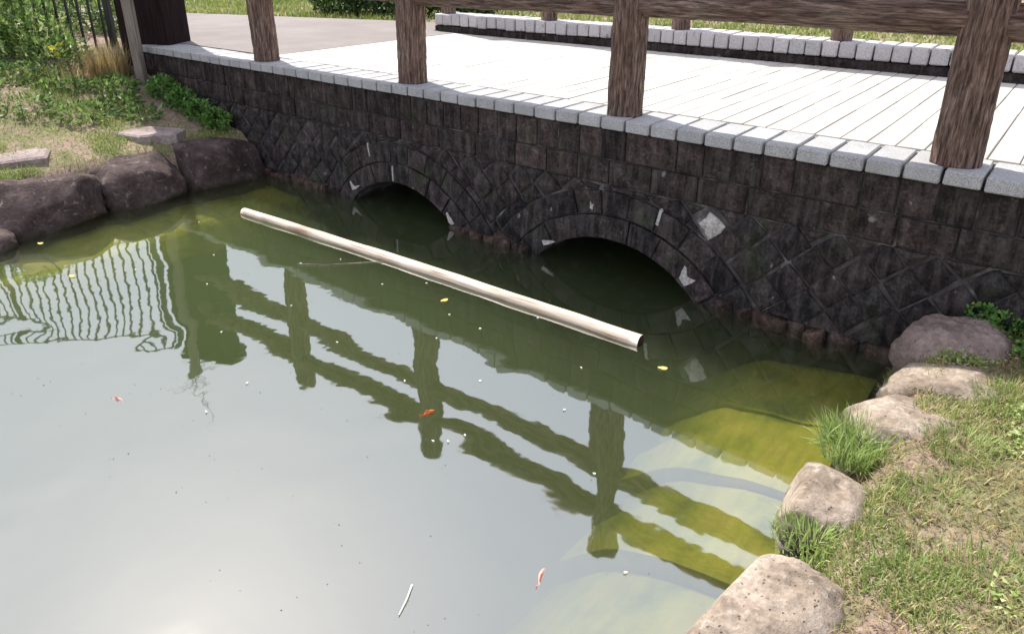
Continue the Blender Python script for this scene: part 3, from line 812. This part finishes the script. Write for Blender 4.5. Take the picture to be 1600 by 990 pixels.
# small clover leaves in the turf
P = scatter(5200, -0.30, 1.0, -2.3, -0.05, lambda x, y: sstep(0.05, 0.4, fbm((x, y, 4), 2.6, 21.0, 2)), ground_h); n = len(P); P[:, 2] += RNG.uniform(0.008, 0.03, n)
D_ = np.stack([RNG.normal(0, 1, n), RNG.normal(0, 1, n), RNG.normal(0.1, 0.25, n)], 1); N_ = np.cross(D_, np.stack([RNG.normal(0, .2, n), RNG.normal(0, .2, n), np.ones(n)], 1))
o = leaf_mesh('clover', P, D_, N_, RNG.uniform(0.010, 0.024, n), RNG.uniform(0.007, 0.016, n), np.clip(RNG.normal(0.6, 0.25, n), 0, 1), m_lush); tag(o, 'small leafy clover in the grass of the right bank', 'clover', kind='stuff')
# flat dry straw litter on right bank
P = scatter(9000, -0.38, 1.0, -2.35, -0.02, lambda x, y: 1.0 - 0.8 * densR(x, y), ground_h); n = len(P); P[:, 2] += 0.006
o = blades('straw_litter', P, RNG.uniform(0.02, 0.07, n), RNG.uniform(0.0015, 0.0035, n), RNG.uniform(1.35, 1.6, n), RNG.uniform(0, 1, n), m_straw)
tag(o, 'dry straw lying on bare earth of the right bank', 'straw', kind='stuff')
# crumbs of soil and grit lying on the bare earth
def crumbs(name, P, rad, mat):
    n = len(P); base = np.array([(1, 0, 0), (-.5, .87, 0), (-.5, -.87, 0), (0.1, 0, 1.0), (0, 0.1, -0.9)])
    V = P[:, None, :] + base[None] * rad[:, None, None] * RNG.uniform(0.5, 1.3, (n, 5, 1)); i = np.arange(n)[:, None] * 5
    Fc = np.concatenate([i + np.array([t]) for t in ((0, 1, 3), (1, 2, 3), (2, 0, 3), (1, 0, 4), (2, 1, 4), (0, 2, 4))], 1).reshape(-1, 3)
    return np_mesh(name, V.reshape(-1, 3), Fc, np.zeros(n * 5), mat)
P = scatter(6000, -0.36, 1.0, -2.35, -0.02, lambda x, y: 1.0 - 0.85 * densR(x, y), ground_h); P[:, 2] += 0.004
o = crumbs('soil_crumbs', P, RNG.uniform(0.002, 0.007, len(P)), m_earth); tag(o, 'crumbs of soil and grit on the right bank', 'soil', kind='stuff')
P = np.stack([RNG.uniform(-5.0, -0.5, 420), RNG.uniform(-2.6, -0.1, 420), np.full(420, 0.0005)], 1)
o = crumbs('floating_dust', P, RNG.uniform(0.0012, 0.0032, 420), m_straw); tag(o, 'fine specks of dust and pollen floating on the pond', 'dust', kind='stuff')
# left bank grass
def densL(x, y):
    if x > -5.42: return 0.25
    v = fbm((x, y, 0), 1.8, 14.0, 3)
    d = 0.12 + 0.88 * sstep(-0.2, 0.3, v)
    if y > -0.75 and x < -5.6: d *= 0.35
    return d
P = scatter(32000, -7.4, -5.2, -3.0, -0.03, densL, ground_h); n = len(P)
pt = np.array([fbm((p[0], p[1], 9), 1.5, 16.0, 2) for p in P])
tint = np.clip(0.36 + 0.3 * pt + RNG.normal(0, 0.18, n), 0, 1)
o = blades('grass', P, RNG.uniform(0.02, 0.06, n), RNG.uniform(0.003, 0.006, n), RNG.uniform(0.4, 1.5, n), tint, m_grass)
tag(o, 'short yellowish grass on the left bank', 'grass', kind='stuff')
# lawn beyond the bridge and path
def beyond(x, y):
    if x > -5.7: return 1.0 if y > 2.9 else 0.0
    return 1.0 if y > 3.5 + 0.33 * (x + 5.7) + 0.02 else 0.0
P = scatter(42000, -15, 1.6, 2.0, 8.5, beyond, lambda x, y: 0.87); n = len(P)
tint = np.clip(0.5 + 0.35 * np.array([fbm((p[0], p[1], 3), 0.9, 5.0, 2) for p in P]) + RNG.normal(0, 0.18, n), 0, 1)
o = blades('lawn', P, RNG.uniform(0.04, 0.10, n), RNG.uniform(0.012, 0.024, n), RNG.uniform(0.3, 1.3, n), tint, m_lawn)
tag(o, 'bright green lawn beyond the bridge and the path', 'grass', kind='stuff')

def tuft(name, label, c, n, rad, Lr, Wr, mat, lean=(0.15, 1.2), group=None, cat='grass tuft', hf=ground_h, out=0.8):
    a = RNG.uniform(0, 2 * np.pi, n); r_ = rad * np.sqrt(RNG.random(n))
    P = np.stack([c[0] + r_ * np.cos(a), c[1] + r_ * np.sin(a), np.zeros(n)], 1)
    base = hf(*c) if len(c) == 2 else c[2]
    P[:, 2] = base - 0.01
    P -= np.array([c[0], c[1], base])
    az = np.where(RNG.random(n) < out, a + RNG.normal(0, 0.5, n), RNG.uniform(0, 6.28, n))
    o = blades(name, P, RNG.uniform(*Lr, n), RNG.uniform(*Wr, n), RNG.uniform(*lean, n), np.clip(RNG.normal(0.5, 0.25, n), 0, 1), mat, azim=az)
    o.location = (c[0], c[1], base)
    return tag(o, label, cat, group)
tuft('grass_tuft', 'long bright green grass tuft overhanging the water between boulders', (-0.34, -0.97, 0.12), 1000, 0.12, (0.05, 0.13), (0.003, 0.006), m_lush, (0.2, 1.4))
tuft('grass_tuft', 'small grass tuft between the two boulders nearest the photo bottom', (-0.33, -1.47, 0.12), 420, 0.11, (0.025, 0.06), (0.003, 0.005), m_lush, (0.2, 1.4))
tuft('grass_tuft', 'little grass tuft between the corner boulder and the next one', (-0.25, -0.31, 0.15), 160, 0.05, (0.04, 0.09), (0.003, 0.005), m_lush)
tuft('grass_tuft', 'green grass tuft on the earth right of the nearest boulder', (-0.06, -1.55), 300, 0.12, (0.025, 0.06), (0.003, 0.005), m_lush)
tuft('grass_tuft', 'green grass tuft beside the pinkish boulder, away from the water', (-0.07, -1.15), 340, 0.13, (0.02, 0.055), (0.003, 0.005), m_lush)
tuft('grass_tuft', 'grass tuft in the bottom right corner of the photo', (0.10, -1.45), 340, 0.13, (0.025, 0.065), (0.003, 0.005), m_lush)
tuft('grass_tuft', 'tall upright grass in the weeds at the top left corner of the photo', (-8.35, -0.95, 0.75), 700, 0.42, (0.3, 0.65), (0.006, 0.012), m_lush, (0.05, 0.6), out=0.2)
tuft('grass_tuft', 'tall upright grass before the iron fence pickets', (-7.95, -0.50, 0.72), 420, 0.3, (0.2, 0.42), (0.005, 0.010), m_lush, (0.05, 0.7), out=0.2)
tuft('grass_tuft', 'bright grass tuft growing over the broad flat boulder', (-0.06, -0.86), 420, 0.11, (0.03, 0.07), (0.003, 0.005), m_lush)
tuft('grass_tuft', 'bright grass tuft behind the pale boulder near the bridge wall', (0.04, -0.52), 420, 0.13, (0.03, 0.06), (0.003, 0.005), m_lush)
tuft('dry_grass_tuft', 'yellow dry grass tuft at the foot of the dark pillar', (-7.02, -0.30, 0.58), 700, 0.16, (0.15, 0.42), (0.004, 0.008), m_straw, (0.05, 0.7))
tuft('dry_grass_tuft', 'brown dry stalks fallen over in front of the iron fence', (-7.15, -0.62, 0.58), 500, 0.26, (0.12, 0.35), (0.004, 0.007), m_straw, (0.7, 1.6), out=0.3)

def leafy(name, label, cat, cluster, n, Lr, Wr, mat, group=None, stems=0, spread=0.5, tintr=(0.5, 0.25), flower=0):
    # cluster: list of (x, y, z, rx, ry, rz) ellipsoids with a shared base
    bx, by, bz = cluster[0][0], cluster[0][1], min(c[2] - c[5] for c in cluster)
    t = thing(name, label, cat, (bx, by, bz), group)
    w = np.array([c[3] * c[4] * c[5] for c in cluster]) ** 0.67; w /= w.sum()
    idx = RNG.choice(len(cluster), n, p=w); cl = np.array(cluster)[idx]
    d = RNG.normal(size=(n, 3)); d /= np.linalg.norm(d, axis=1, keepdims=True)
    rr = RNG.uniform(0.25, 1.0, n) ** 0.45
    off = d * rr[:, None]
    P = cl[:, :3] + off * cl[:, 3:6]
    clump = np.array([fbm(p, 9.0, 3.0, 2) for p in P])
    keep = clump > -0.35; P, off, d, clump = P[keep], off[keep], d[keep], clump[keep]; n = len(P)
    D_ = d * 0.6 + RNG.normal(0, spread, (n, 3)) + np.array([0, 0, 0.15]); N_ = np.cross(D_, RNG.normal(size=(n, 3)))
    tint = np.clip(RNG.normal(tintr[0], tintr[1], n) + 0.3 * clump, 0, 1)
    lv = leaf_mesh('leaves', P - np.array([bx, by, bz]), D_, N_, RNG.uniform(*Lr, n), RNG.uniform(*Wr, n), tint, mat, t); lv['kind'] = 'stuff'
    if stems:
        bm = bmesh.new(); rv = random.Random(len(label))
        for k in range(stems):
            c = random.choice(cluster)
            p0 = Vector((c[0] - bx + rv.uniform(-.5, .5) * c[3], c[1] - by + rv.uniform(-.5, .5) * c[4], -0.06))
            p1 = Vector((c[0] - bx + rv.uniform(-.9, .9) * c[3], c[1] - by + rv.uniform(-.9, .9) * c[4], c[2] - bz + c[5] * rv.uniform(0.2, 0.95)))
            mid = (p0 + p1) / 2 + Vector((rv.uniform(-.05, .05), rv.uniform(-.05, .05), 0))
            tube(bm, [p0, (p0 + mid) / 2, mid, (mid + p1) / 2, p1], 0.007)
        bm_obj('stems', bm, m_stem, t, True)['kind'] = 'stuff'
    if flower:
        bm = bmesh.new()
        for k in range(6):
            a0, a1 = k * math.pi / 3, (k + 0.8) * math.pi / 3
            vs = [bm.verts.new(q) for q in ((0, 0, 0), (0.02 * math.cos(a0), 0.02 * math.sin(a0), 0.006), (0.026 * math.cos((a0 + a1) / 2), 0.026 * math.sin((a0 + a1) / 2), 0.004), (0.02 * math.cos(a1), 0.02 * math.sin(a1), 0.006))]
            bm.faces.new(vs)
        fm = share('flower', bm, m_flower)
        for k in range(flower):
            c = random.choice(cluster); a = random.uniform(-2.6, 0.4); e = random.uniform(0.1, 0.9)
            o = link('flower', fm, t)
            o.location = (c[0] - bx + c[3] * 1.02 * math.cos(a) * math.cos(e), c[1] - by + c[4] * 1.02 * math.sin(a) * math.cos(e), c[2] - bz + c[5] * 1.02 * math.sin(e))
            o.rotation_euler = (random.uniform(0.2, 1.0), random.uniform(-.4, .4), random.uniform(0, 6)); o.scale = [random.uniform(0.8, 1.3)] * 3
    return t
GW = 'leafy weeds in front of the iron fence'
leafy('flowering_weed', 'tall weeds with yellow flowers at the left photo edge, before the fence', 'weeds', [(-8.25, -1.0, 1.0, 0.5, 0.42, 0.42), (-8.7, -0.75, 1.15, 0.5, 0.45, 0.48), (-7.8, -1.25, 0.84, 0.45, 0.4, 0.28), (-8.5, -1.5, 1.0, 0.5, 0.45, 0.4)], 7500, (0.04, 0.10), (0.018, 0.04), m_weed, GW, 40, 0.6, (0.52, 0.27), 9)
leafy('flowering_weed', 'weeds with yellow flowers under the iron fence pickets', 'weeds', [(-8.05, -0.55, 0.88, 0.42, 0.35, 0.28), (-7.62, -0.5, 0.76, 0.34, 0.3, 0.2), (-8.4, -0.4, 0.98, 0.42, 0.32, 0.33)], 5400, (0.035, 0.09), (0.015, 0.035), m_weed, GW, 30, 0.6, (0.5, 0.27), 7)
leafy('tall_weed', 'tall bright green weeds standing behind the iron fence', 'weeds', [(-8.9, 0.35, 1.15, 0.5, 0.4, 0.42), (-9.6, 0.15, 1.2, 0.55, 0.45, 0.45), (-8.35, 0.55, 1.05, 0.4, 0.35, 0.32), (-10.4, 0.0, 1.2, 0.6, 0.5, 0.45)], 6000, (0.05, 0.12), (0.015, 0.035), m_weed, GW, 40, 0.5, (0.62, 0.25), 6)
leafy('low_weed', 'low dark leafy weeds below the flowering weeds on the left bank', 'weeds', [(-7.35, -0.95, 0.66, 0.38, 0.38, 0.13), (-7.15, -1.45, 0.60, 0.35, 0.35, 0.11), (-7.5, -1.7, 0.66, 0.35, 0.4, 0.13)], 3600, (0.03, 0.08), (0.014, 0.03), m_weed, GW, 12, 0.6, (0.40, 0.24))
leafy('low_weed', 'low weeds at the foot of the pale stake', 'weeds', [(-6.72, -0.42, 0.58, 0.26, 0.2, 0.09), (-6.9, -0.75, 0.60, 0.22, 0.25, 0.09), (-6.45, -0.55, 0.50, 0.18, 0.2, 0.06)], 1700, (0.03, 0.07), (0.014, 0.028), m_weed, GW, 8, 0.6, (0.42, 0.24))
leafy('low_weed', 'brownish weeds between the pale stake and the ivy on left bank', 'weeds', [(-6.35, -0.85, 0.47, 0.28, 0.25, 0.07), (-6.65, -1.15, 0.53, 0.3, 0.25, 0.08), (-6.15, -0.5, 0.44, 0.2, 0.15, 0.06)], 1500, (0.03, 0.07), (0.012, 0.025), m_weed, GW, 8, 0.6, (0.45, 0.3))
leafy('ivy_patch', 'dark green ivy at the foot of the bridge wall on left bank', 'ivy', [(-6.15, -0.14, 0.50, 0.22, 0.12, 0.10), (-5.85, -0.13, 0.43, 0.2, 0.12, 0.09), (-5.62, -0.12, 0.40, 0.13, 0.1, 0.08), (-6.4, -0.15, 0.58, 0.16, 0.12, 0.1)], 2300, (0.02, 0.045), (0.016, 0.034), m_ivy, 'ivy patches against the bridge wall', 8, 0.6, (0.5, 0.25))
leafy('ivy_patch', 'fresh green ivy at the foot of the bridge wall on right bank', 'ivy', [(-0.02, -0.07, 0.30, 0.15, 0.08, 0.075), (0.14, -0.16, 0.28, 0.14, 0.14, 0.06), (0.30, -0.12, 0.30, 0.18, 0.14, 0.09), (-0.14, -0.035, 0.335, 0.07, 0.04, 0.035)], 3000, (0.012, 0.028), (0.010, 0.022), m_ivy, 'ivy patches against the bridge wall', 6, 0.6, (0.6, 0.25))
GS = 'low shrubs beyond the path'
for (x, y, sx, lb) in ((-8.3, 3.45, 0.5, 'low dark green shrub beyond the path, farthest left of three'), (-7.45, 3.75, 0.55, 'middle one of three low green shrubs beyond the path'), (-6.65, 4.05, 0.5, 'low green shrub just left of the rear kerb end')):
    leafy('shrub', lb, 'shrub', [(x, y, 1.12, sx, 0.4, 0.28), (x + 0.2, y + 0.25, 1.25, sx * 0.7, 0.35, 0.32), (x - 0.3, y + 0.15, 1.1, sx * 0.6, 0.35, 0.25)], 2300, (0.05, 0.11), (0.03, 0.06), m_hedge, GS, 14, 0.6, (0.5, 0.28))

# ------------------------------------------------------------------ small floating things
def petal_mesh(name, L, W, mat, seed):
    rv = random.Random(seed); n = 9; v = [(0, 0, 0.002)]
    for i in range(n):
        a = 2 * math.pi * i / n
        v.append((L / 2 * math.cos(a) * rv.uniform(.8, 1.1), W / 2 * math.sin(a) * rv.uniform(.8, 1.1), rv.uniform(0.001, 0.006)))
    f = [(0, 1 + i, 1 + (i + 1) % n) for i in range(n)]
    me = bpy.data.meshes.new(name); me.from_pydata(v, [], f); me.materials.append(mat); return me
pmesh = [petal_mesh('petal', random.uniform(0.009, 0.015), 0.008, m_petal, k) for k in range(4)]
petals = [(-2.454, -2.149), (-2.51, -1.929), (-2.267, -0.935), (-1.899, -0.686), (-2.487, -1.466), (-1.574, -1.687), (-1.471, -0.943), (-2.972, -1.37), (-0.742, -1.815), (-3.386, -1.003), (-3.0, -1.75), (-1.75, -1.3), (-2.05, -0.95), (-3.9, -1.25), (-4.05, -1.65), (-3.55, -1.5), (-1.35, -1.25), (-2.8, -0.9), (-1.62, -1.72), (-1.55, -1.62), (-2.15, -1.15), (-4.5, -1.0), (-3.25, -0.82), (-2.62, -0.74), (-1.05, -1.5), (-2.0, -1.5)]
for (x, y) in petals:
    o = link('petal', random.choice(pmesh)); o.location = (x, y, 0.0015); o.rotation_euler = (0, 0, random.uniform(0, 6.28))
    tag(o, 'tiny whitish petal floating on the pond', 'petal', 'tiny petals floating on the pond')
ym = petal_mesh('yellow_leaf', 0.045, 0.022, m_yleaf, 5)
for x, y, lb in ((-2.396, -0.835, 'yellow leaf floating below the middle of the wooden pole'), (-1.19, -0.725, 'yellow leaf floating right of the wooden pole end'), (-4.914, -1.825, 'yellowish leaf floating beside the left bank boulders'), (-4.242, -1.917, 'yellowish leaf floating near the left photo edge, away from bank')):
    o = link('floating_leaf', ym); o.location = (x, y, 0.002); o.rotation_euler = (0, 0, random.uniform(-0.6, 0.6) + 0.66)
    tag(o, lb, 'leaf', 'yellow leaves floating on the pond')
def goldfish(loc, rz, L, mat, label):
    t = thing('goldfish', label, 'goldfish', loc, 'goldfish just under the surface'); t.rotation_euler = (0, 0, rz)
    bm = bmesh.new(); nr, ns_ = 14, 12; prev = None
    for j in range(nr + 1):
        u = j / nr; w = max(0.02, math.sin(math.pi * min(1, u * 0.94 + 0.03)) ** 0.8 * (1 - 0.45 * u)) * L * 0.16
        ring = [bm.verts.new(((0.5 - u * 0.78) * L, 0.7 * w * math.cos(2 * math.pi * i / ns_) + 0.03 * L * math.sin(u * 4), w * 1.15 * math.sin(2 * math.pi * i / ns_))) for i in range(ns_)]
        if prev:
            for i in range(ns_): bm.faces.new((prev[i], prev[(i + 1) % ns_], ring[(i + 1) % ns_], ring[i]))
        else: bm.faces.new(ring)
        prev = ring
    bm.faces.new(prev[::-1]); bmesh.ops.recalc_face_normals(bm, faces=bm.faces); bm_obj('body', bm, mat, t, True)
    def fin(nm, pts):
        n_ = len(pts); v = [(x * L, y * L - 0.0008, z * L) for x, y, z in pts] + [(x * L, y * L + 0.0008, z * L) for x, y, z in pts]
        f = [tuple(range(n_)), tuple(range(2 * n_ - 1, n_ - 1, -1))] + [(i, n_ + i, n_ + (i + 1) % n_, (i + 1) % n_) for i in range(n_)]
        mesh_obj(nm, v, f, mat, t)
    fin('tail_fin', [(-0.24, 0, 0), (-0.46, 0.03, 0.16), (-0.40, 0.02, 0.0), (-0.46, 0.03, -0.14)])
    fin('dorsal_fin', [(0.18, 0, 0.15), (0.0, 0.0, 0.26), (-0.16, 0.01, 0.10)])
goldfish((-1.765, -1.605, -0.004), R(75), 0.075, m_fish, 'orange goldfish at the middle of the railing reflection')
goldfish((-0.927, -1.985, -0.006), R(110), 0.085, m_fish2, 'pinkish goldfish near the bottom of the photo left of the nearest boulder')
goldfish((-2.827, -2.327, -0.004), R(20), 0.065, m_fish2, 'pale pink goldfish in the sky reflection at the left')
bm = bmesh.new(); tube(bm, [Vector((-1.20, -2.24, 0.004)), Vector((-1.175, -2.285, 0.006)), Vector((-1.155, -2.335, 0.004))], 0.003)
o = bm_obj('floating_twig', bm, m_whitetwig, None, True); tag(o, 'short white twig floating at the bottom of the photo', 'twig')
bm = bmesh.new(); tube(bm, [Vector((-3.39, -1.02, 0.003)), Vector((-3.25, -0.93, 0.004)), Vector((-3.12, -0.78, 0.003)), Vector((-3.02, -0.68, 0.004))], 0.004)
o = bm_obj('floating_twig', bm, m_timber, None, True); tag(o, 'thin pale twig floating against the middle of the wooden pole', 'twig')
